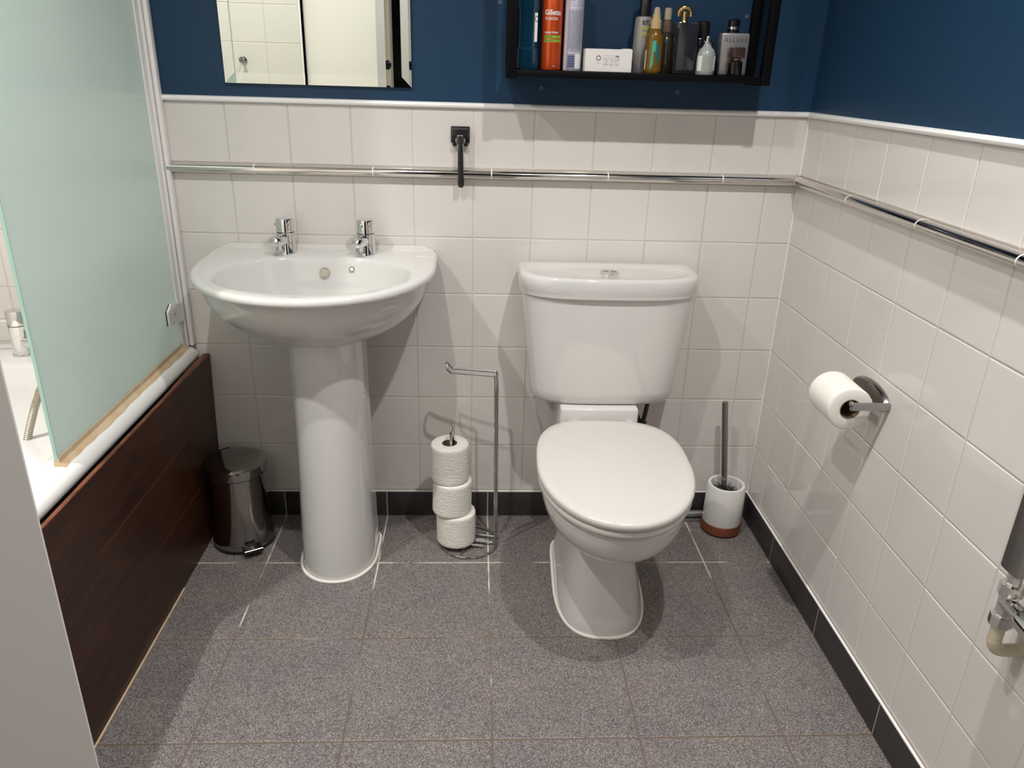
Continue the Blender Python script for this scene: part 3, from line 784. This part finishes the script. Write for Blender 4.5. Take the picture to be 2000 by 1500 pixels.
mb.build('symbols', 'grey_print', bx_)
# grey hair product bottle
cx, cy = 1.3485, -.050
t = thing('hair_product_bottle', 'grey bottle with black cap and yellow-green print behind the amber bottle', 'bottle', (cx, cy, ZS), GRP)
mb = MB(); mb.lathe([(.0225, 0), (.0235, .003), (.0205, .112), (.0195, .118), (.0125, .120)], (cx, cy, ZS), 48); mb.build('bottle', 'grey_bottle', t)
mb = MB(); mb.lathe([(.0135, .1202), (.0132, .165), (.011, .169), (0, .17)], (cx, cy, ZS)); mb.build('cap', 'black_plastic', t)
mb = MB(); text_cyl(mb, 'KIT', .0125, cx, cy, .0222, ZS + .106, -.35, 'LEFT', .0002, .8); mb.build('lettering', 'black_print', t)
mb = MB(); text_cyl(mb, 'HAIR', .0125, cx, cy, .0225, ZS + .094, -.36, 'LEFT', .0002, .7); mb.build('yellow_lettering', 'yellow_print', t)
mb = MB(); text_cyl(mb, 'SPRAY', .0115, cx, cy, .0228, ZS + .081, -.38, 'LEFT', .0002, .7); mb.build('yellow_lettering', 'yellow_print', t)
# amber body oil bottle
cx, cy, r = 1.3650, -.105, .0198
t = thing('amber_spray_bottle', 'amber spray bottle with tan cap and green leaf print', 'bottle', (cx, cy, ZS), GRP)
mb = MB(); mb.lathe([(r - .002, 0), (r, .003), (r, .012), (r - .0003, .055), (r - .0012, .070), (r - .004, .081), (r - .0075, .0875), (.0112, .0912), (.0105, .092)], (cx, cy, ZS), 48); mb.build('bottle', 'amber_glass', t)
mb = MB(); mb.lathe([(.0118, .0922), (.0118, .110), (.0105, .111), (.0092, .1115), (.0088, .121)], (cx, cy, ZS)); cpb = mb.build('collar', 'tan_cap', t)
mb = MB(); mb.lathe([(.0082, .1212), (.0062, .134), (.004, .136), (0, .1363)], (cx, cy, ZS)); mb.build('spray_head', 'clear_cap', cpb)
mb = MB()
for (a0, a1, z0, z1) in ((-.42, -.20, .016, .066), (-.30, .02, .045, .068), (-.48, -.30, .010, .035)): patch_cyl(mb, cx, cy, r + .0003, a0, a1, ZS + z0, ZS + z1, 5)
lf = mb.build('leaf_label', 'leaf_print', t)
mb = MB(); patch_cyl(mb, cx, cy, r + .0004, .03, .55, ZS + .03, ZS + .060, 6); patch_cyl(mb, cx, cy, r + .0004, .15, .45, ZS + .022, ZS + .03, 5); mb.build('dark_leaf_print', 'leaf_dark', t)  # dark green patches printed beside the leaf label
mb = MB(); patch_cyl(mb, cx, cy, r + .0004, -1.30, -1.12, ZS + .008, ZS + .048, 3); mb.build('edge_label', 'white_print', t)
# brown bottle
cx, cy, r = 1.4000, -.062, .0190
t = thing('brown_spray_bottle', 'dark brown spray bottle with brown collar behind the amber one', 'bottle', (cx, cy, ZS), GRP)
mb = MB(); mb.lathe([(r - .002, 0), (r, .003), (r, .062), (r - .004, .078), (.0095, .0865), (.009, .088)], (cx, cy, ZS), 48); mb.build('bottle', 'brown_glass', t)
mb = MB(); mb.lathe([(.0098, .0882), (.0098, .106), (.0085, .107), (.0078, .114)], (cx, cy, ZS)); cpb = mb.build('collar', 'brown_cap', t)
mb = MB(); mb.lathe([(.0082, .1142), (.0082, .137), (.006, .1385), (0, .139)], (cx, cy, ZS)); mb.build('spray_head', 'clear_cap', cpb)
# dark perfume with gold loop
t = thing('perfume_bottle', 'dark smoked-glass rectangular perfume bottle with an arched gold stopper', 'bottle', (1.437, -.085, ZS), GRP)
mb = MB(); mb.box(1.4115, 1.4640, -.105, -.062, ZS, ZS + .108, .003, 2); mb.build('bottle', 'smoke_glass', t)
mb = MB(); mb.lathe([(.008, .1082), (.0065, .112), (.006, .130)], (1.4335, -.084, ZS)); st = mb.build('stopper', 'gold', t)
mb = MB(); mb.tube([(1.4335 + .014 * math.cos(a), -.084, ZS + .125 + .014 * math.sin(a)) for a in [PI * (-.12 + 1.22 * i / 20) for i in range(21)]], [.0040 + .0016 * math.sin(PI * i / 20) for i in range(21)], 12); mb.build('arch', 'gold', st)
# black cologne behind the frosted one
t = thing('cologne_bottle', 'matt black cologne bottle standing behind the frosted glass bottle', 'bottle', (1.491, -.045, ZS), GRP)
mb = MB(); mb.box(1.4745, 1.5115, -.066, -.030, ZS, ZS + .078, .003); mb.build('bottle', 'black_gloss', t)
mb = MB(); mb.lathe([(.0145, .0782), (.0145, .112), (.0125, .114), (0, .1142)], (1.4885, -.048, ZS)); mb.build('cap', 'black_plastic', t)
# frosted small bottle
cx, cy = 1.4855, -.108
t = thing('frosted_glass_bottle', 'small frosted glass bottle with narrow neck and silver spray cap', 'bottle', (cx, cy, ZS), GRP)
mb = MB(); mb.lathe([(.0195, 0), (.0208, .002), (.0208, .034), (.0198, .044), (.0160, .053), (.0105, .058), (.0080, .063), (.0080, .066)], (cx, cy, ZS), 48); mb.build('bottle', 'frost_bottle', t)
mb = MB(); patch_cyl(mb, cx, cy, .0211, -.62, .62, ZS + .006, ZS + .0355, 10); mb.build('liquid_window', 'frost_liquid', t)
mb = MB(); patch_cyl(mb, cx, cy, .0212, -1.25, -.66, ZS + .008, ZS + .0395, 6); mb.build('label', 'white_print', t)
mb = MB(); patch_cyl(mb, cx, cy, .0212, .66, 1.25, ZS + .009, ZS + .0395, 6); mb.build('label', 'white_print', t)
mb = MB(); mb.lathe([(.0085, .0662), (.0085, .0685), (.0055, .0695), (.0052, .079), (.004, .081), (0, .0813)], (cx, cy, ZS), 32); mb.tube([(cx, cy, ZS + .070), (cx - .011, cy - .003, ZS + .0715)], [.003, .0026], 10); mb.build('spray_head', 'chrome', t)
# silver flask
t = thing('cologne_flask', 'flat silver-grey cologne flask lettered across the top, at the right end of the shelf', 'bottle', (1.555, -.075, ZS), GRP)
mb = MB(); mb.box(1.5215, 1.5865, -.092, -.058, ZS, ZS + .090, .004, 3); mb.build('flask', 'silver_flask', t)
mb = MB(); mb.lathe([(.0135, .0902), (.0135, .097)], (1.5505, -.075, ZS), 32); mb.lathe([(.0135, .103), (.0135, .1165), (.0115, .1185), (0, .119)], (1.5505, -.075, ZS), 32); cpb = mb.build('cap', 'black_gloss', t)
mb = MB(); mb.lathe([(.0130, .097), (.0132, .0975), (.0132, .1026), (.0130, .103)], (1.5505, -.075, ZS), 32); mb.build('silver_ring', 'chrome', cpb)
mb = MB(); text_flat(mb, 'A L L U R E', .0115, 1.5545, -.0923, ZS + .0745, sx=.92); mb.build('lettering', 'black_print', t)
# small brown bottle in front of the flask
t = thing('miniature_bottle', 'small dark bottle with brown cap and gold ring in front of the silver flask', 'bottle', (1.555, -.112, ZS), GRP)
mb = MB(); mb.lathe([(.0150, 0), (.0160, .002), (.0160, .028), (.013, .031), (.008, .032)], (1.5535, -.113, ZS), 40); mb.build('bottle', 'black_gloss', t)
mb = MB(); mb.lathe([(.0078, .0322), (.0085, .0345), (.0078, .0365)], (1.5535, -.113, ZS), 32); mb.build('gold_ring', 'gold', t)
mb = MB(); mb.box(1.5375, 1.5700, -.125, -.101, ZS + .0368, ZS + .0600, .003, 2); mb.build('cap', 'brown_gloss', t)
# old screw plugs in the blue wall
for i, (px, pz, lab) in enumerate(((1.1215, 1.2005, 'pale screw plug in the blue wall under the left half of the shelf'), (1.4545, 1.2005, 'pale screw plug in the blue wall under the right half of the shelf'),
                                  (1.6015, 1.372, 'pale screw plug in the blue wall just inside the right shelf post'), (1.0185, 1.384, 'pale screw plug in the blue wall just left of the shelf'))):
    mb = MB(); mb.lathe([(.0052, .0), (.0052, .0012), (.0036, .0016), (.0026, .0004), (0, .0004)], (0, 0, 0), 20, Matrix.Translation((px, -.0002, pz)) @ Matrix.Rotation(PI / 2, 4, 'X'))
    tag(mb.build('wall_plug', 'old_plug'), lab, 'wall plug', 'screw plugs in the blue wall')

# ------------------------------------------------------------------ free-standing roll stand
rs = thing('toilet_roll_stand', 'chrome wire toilet roll stand on the floor between washbasin and toilet', 'toilet roll stand', (.956, -.145, 0))
rw = .0032; cxs, cys, rr_ = .956, -.145, .0785
mb = MB(); mb.tube([(cxs + rr_ * math.cos(2 * PI * i / 72), cys + rr_ * math.sin(2 * PI * i / 72), rw + .0002) for i in range(72)], rw, 10, True)
mb.tube([(.930, cys - rr_, .0035), (.955, cys + .0, .0105), (.9560, cys + rr_, .0035)], .0022, 8)
mb.build('base_ring', 'wire_chrome', rs)
ZA = .514
def turn(p, cx, cy, a):
    X, Y = p[0] - cx, p[1] - cy
    return (cx + X * math.cos(a) - Y * math.sin(a), cy + X * math.sin(a) + Y * math.cos(a), p[2])
mb = MB()
for sg in (1,):
    a = .0155
    yr = -.145
    loop = [(.955, yr - a, .0105), (1.031, yr - a, .0105), (1.0235, yr - a, ZA), (.905, yr - a, ZA - .001), (.8945, yr - a * .8, ZA + .012), (.8935, yr, ZA + .0235),
            (.8945, yr + a * .8, ZA + .012), (.905, yr + a, ZA - .001), (1.0235, yr + a, ZA), (1.031, yr + a, .0105), (.955, yr + a, .0105)]
    loop = [turn(p, 1.0235, yr, -.19) for p in loop]
    mb.tube(fillet(loop, .009, 6), rw, 10)
mb.build('upright_arm', 'wire_chrome', rs)
mb = MB(); a = .0148
mb.tube(fillet([turn(p, .9085, cys, -.19) for p in [(1.00, cys - a, .0105), (.918, cys - a, .0105), (.9085, cys - a, .355), (.9080, cys, .376), (.9085, cys + a, .355), (.918, cys + a, .0105), (1.00, cys + a, .0105)]], .010, 6), rw, 10)
mb.build('spindle', 'wire_chrome', rs)
# the three rolls on it
def roll(mb_p, mb_c, c, M, r, h, core):
    n = 72; random.seed(int(c[2] * 1000) + 5)
    ph = [random.uniform(0, 6.28) for _ in range(4)]
    def R_(a, z): return r + .0006 * math.sin(3 * a + ph[0]) + .0005 * math.sin(2 * a + ph[1] + z * 40) + (.0012 if .3 < a % (2 * PI) < .45 else 0)
    prof = [(core, .001), (r - .004, .0), (r - .0012, .0018), (r, .005)] + [(r, h * k / 8) for k in range(1, 8)] + [(r, h - .005), (r - .0012, h - .0018), (r - .004, h), (core, h - .001)]
    rings = []
    for rad_, z in prof:
        ring = []
        for i in range(n):
            a = 2 * PI * i / n; q = rad_ if rad_ < r - .006 else rad_ + R_(a, z) - r
            p = M @ Vector((q * math.cos(a), q * math.sin(a), z)); ring.append((p.x + c[0], p.y + c[1], p.z + c[2]))
        rings.append(ring)
    mb_p.loft(rings, False, False)
    cr = []
    for rad_, z in ((core, h - .001), (core - .0015, h), (core - .0015, 0), (core, .001)):
        cr.append([tuple((M @ Vector((rad_ * math.cos(2 * PI * i / n), rad_ * math.sin(2 * PI * i / n), z))) + Vector(c)) for i in range(n)])
    mb_c.loft(cr, False, False)
rl = ['topmost white toilet roll of the stack on the wire stand', 'middle white toilet roll of the stack on the wire stand', 'lowest white toilet roll of the stack on the wire stand']
for i, (x, y, z, h, r) in enumerate(((.9040, -.144, .2075, .107, .0510), (.9075, -.146, .1095, .0975, .0530), (.9200, -.147, .0140, .0950, .0535))):
    t = thing('toilet_roll', rl[i], 'toilet roll', (x, y, z), 'toilet rolls on the wire stand')
    M = Matrix.Rotation((-.015, .02, .0)[i], 4, 'Y')
    a, b_ = MB(), MB(); roll(a, b_, (x, y, z), M, r, h, .0205); a.build('paper', 'paper', t, angle=40); b_.build('core', 'cardboard', t)

# ------------------------------------------------------------------ roll on the right wall
hy_ = -.621; hz = .640
hd_ = thing('toilet_roll_holder', 'chrome toilet roll holder fixed to the tiles of the right wall', 'toilet roll holder', (XR, -.55, hz))
mb = MB()
n = 28; outer = []; 
yc_, zc_ = -.548, .640
R1 = []
for i in range(n + 1):
    a = PI * i / n; R1.append((yc_ + .0745 * math.cos(a), zc_ - .004 + .030 * math.sin(a)))
R1 += [(yc_ - .0745, zc_ - .010), (yc_ + .0745, zc_ - .010)]
mb.loft([[(XR - .0006, y, z) for y, z in R1], [(XR - .007, yc_ + (y - yc_) * .98, zc_ + (z - zc_) * .96) for y, z in R1], [(XR - .010, yc_ + (y - yc_) * .93, zc_ + (z - zc_) * .85) for y, z in R1]])
mb.build('backplate', 'brushed_steel', hd_)
mb = MB(); mb.box(1.712, XR - .0005, hy_ - .0035, hy_ + .0035, hz - .0085, hz + .0085, .003, 3); mb.tube(fillet([(1.719, hy_, hz), (1.719, hy_ + .012, hz), (1.719, -.50, hz)], .006), .0075, 14)
mb.build('arm', 'holder_steel', hd_)
t = thing('toilet_roll', 'white toilet roll hanging on the chrome holder on the right wall', 'toilet roll', (1.720, -.56, .628))
a, b_ = MB(), MB(); roll(a, b_, (1.7205, -.508, .6285), Matrix.Rotation(PI / 2, 4, 'X'), .0455, .100, .0212); a.build('paper', 'paper_smooth', t, angle=40); b_.build('core', 'cardboard', t)

# ------------------------------------------------------------------ toilet brush
bx_c, by_c = 1.698, -.072
t = thing('brush_holder', 'white ceramic toilet brush pot with a copper-brown base in the corner', 'brush holder', (bx_c, by_c, 0))
mb = MB(); mb.lathe([(.0555, .0335), (.0560, .036), (.0535, .149), (.0515, .1525), (.0475, .1535), (.0440, .1525), (.0430, .149), (.0430, .045), (0, .044)], (bx_c, by_c, 0), 64); mb.build('pot', 'brush_ceramic', t)
mb = MB(); mb.lathe([(.0555, .0055), (.0575, .0065), (.0577, .030), (.0558, .0333)], (bx_c, by_c, 0), 64); mb.build('base_band', 'copper', t)
mb = MB(); mb.lathe([(.0535, .0006), (.0548, .001), (.0548, .0053)], (bx_c, by_c, 0), 64); mb.build('foot', 'dark_rubber', t)
t = thing('toilet_brush', 'toilet brush with brushed steel handle standing in the white pot', 'brush', (bx_c, by_c, .05))
hx0 = Vector((1.693, -.073, .13)); hx1 = Vector((1.654, -.060, .405))
hx1 = Vector((1.661, -.066, .406))
mb = MB(); mb.tube([hx0, hx0.lerp(hx1, .03), hx0.lerp(hx1, .985), hx1], [.0088, .0086, .0086, .0078], 20); mb.build('handle', 'brushed_steel', t)
mb = MB(); mb.lathe([(.013, .125), (.015, .127), (.015, .134), (.009, .137)], (bx_c - .004, by_c, 0), 28); mb.build('collar', 'black_plastic', t)
mb = MB(); random.seed(5)
for k in range(900):
    a = random.uniform(0, 2 * PI); z = random.uniform(.06, .128); r_ = random.uniform(.033, .0415); up = random.uniform(.002, .016)
    c, s = math.cos(a), math.sin(a); p0 = Vector((bx_c - .002 + .006 * c, by_c + .006 * s, z)); p1 = Vector((bx_c - .002 + r_ * c, by_c + r_ * s, z + up)); sd = Vector((-s, c, 0)) * .0007
    mb.add([p0 - sd, p0 + sd, p1 + sd, p1 - sd], [(0, 1, 2, 3)])
mb.lathe([(.004, .05), (.026, .055), (.034, .08), (.033, .118), (.014, .128)], (bx_c - .002, by_c, 0), 24)
o = mb.build('bristles', 'bristle', t, smooth=False); o['kind'] = 'stuff'

# ------------------------------------------------------------------ pedal bin
px_, py_ = .3262, -.122
t = thing('pedal_bin', 'small polished steel pedal bin between bath panel and washbasin pedestal', 'bin', (px_, py_, 0))
mb = MB(); mb.lathe([(.0825, .010), (.0828, .016), (.0805, .026), (.0770, .045), (.0745, .075), (.0735, .12), (.0725, .205), (.0725, .2150)], (px_, py_, 0), 72); mb.build('body', 'bin_steel', t)
mb = MB(); mb.lathe([(.081, .0006), (.0835, .002), (.0835, .0095), (.082, .0102)], (px_, py_, 0), 72); mb.build('base_ring', 'black_plastic', t)
mb = MB(); mb.lathe([(.0725, .2212), (.0812, .2215), (.0816, .224), (.0816, .2425), (.0805, .2460), (.077, .2478), (.05, .2495), (.02, .2503), (0, .2505)], (px_, py_, 0), 72); mb.build('lid', 'bin_steel', t)
da = Vector((math.sin(.50), -math.cos(.50), 0)); ya = da.to_track_quat('-Y', 'Z').to_matrix().to_4x4()
MP = Matrix.Translation((px_, py_, 0)) @ ya
mb = MB(); mb.lathe([(.0705, .2152), (.0705, .221)], (px_, py_, 0), 48); mb.build('lid_gap_ring', 'black_plastic', t)  # black ring added to paint the dark gap between body and lid
mb = MB(); mb.box(-.025, .025, -.112, -.074, .016, .026, .003, 2, MP); pd = mb.build('pedal', 'black_plastic', t)
mb = MB(); mb.box(-.025, .025, -.1135, -.1095, .0255, .0285, .001, 1, MP); mb.build('pedal_edge', 'brushed_steel', pd)
mb = MB(); mb.box(-.024, .024, .0775, .0885, .19, .2475, .004, 2, MP @ Matrix.Rotation(.22, 4, 'Z')); mb.build('hinge_cover', 'black_plastic', t)

# ------------------------------------------------------------------ towel radiator on the right wall
t = thing('towel_radiator', 'chrome towel radiator post and valve at the right edge of the photo', 'towel radiator', (1.745, -1.11, .45))
vx, vy = 1.745, -1.098
mb = MB()
mb.box(vx - .015, vx + .015, vy - .018, vy + .018, .594, 1.60, .004, 2); mb.box(vx - .015, vx + .015, vy - .518, vy - .482, .594, 1.60, .004, 2)
mb.build('post', 'rail_dark', t)
for z in [.70 + .075 * k for k in range(12)]:
    mb = MB(); mb.tube([(vx - .004, vy - .018, z), (vx - .004, vy - .482, z)], .011, 16); mb.build('crossbar', 'chrome', t)
mb = MB(); mb.tube([(vx, vy, .76), (XR, vy, .76)], .010, 14); mb.build('bracket', 'chrome', t)
mb = MB(); mb.tube([(vx, vy - .5, .76), (XR, vy - .5, .76)], .010, 14); mb.build('bracket', 'chrome', t)
mb = MB(); mb.lathe([(.010, .596), (.010, .575), (.0165, .574), (.0165, .556), (.012, .555), (.0115, .520), (.0165, .519), (.0165, .503), (.011, .502)], (vx, vy, 0), 8)
mb.tube([(vx, vy, .542), (vx, vy - .03, .540)], .0125, 20); vl = mb.build('valve', 'chrome', t, angle=25)
mb = MB(); mb.tube([(vx, vy - .0302, .540), (vx, vy - .034, .5397), (vx, vy - .068, .537), (vx, vy - .072, .5367)], [.013, .0165, .0165, .0145], 24); mb.build('valve_head', 'chrome', vl)
mb = MB(); mb.tube(fillet([(vx, vy, .503), (vx, vy, .4535), (XR, vy, .4535)], .022, 8), .0098, 16); mb.tube([(vx, vy, .470), (vx, vy, .4745)], .0102, 16)
part_label(mb.build('feed_pipe', 'cream_pipe', t), 'cream painted pipe bending into the wall')
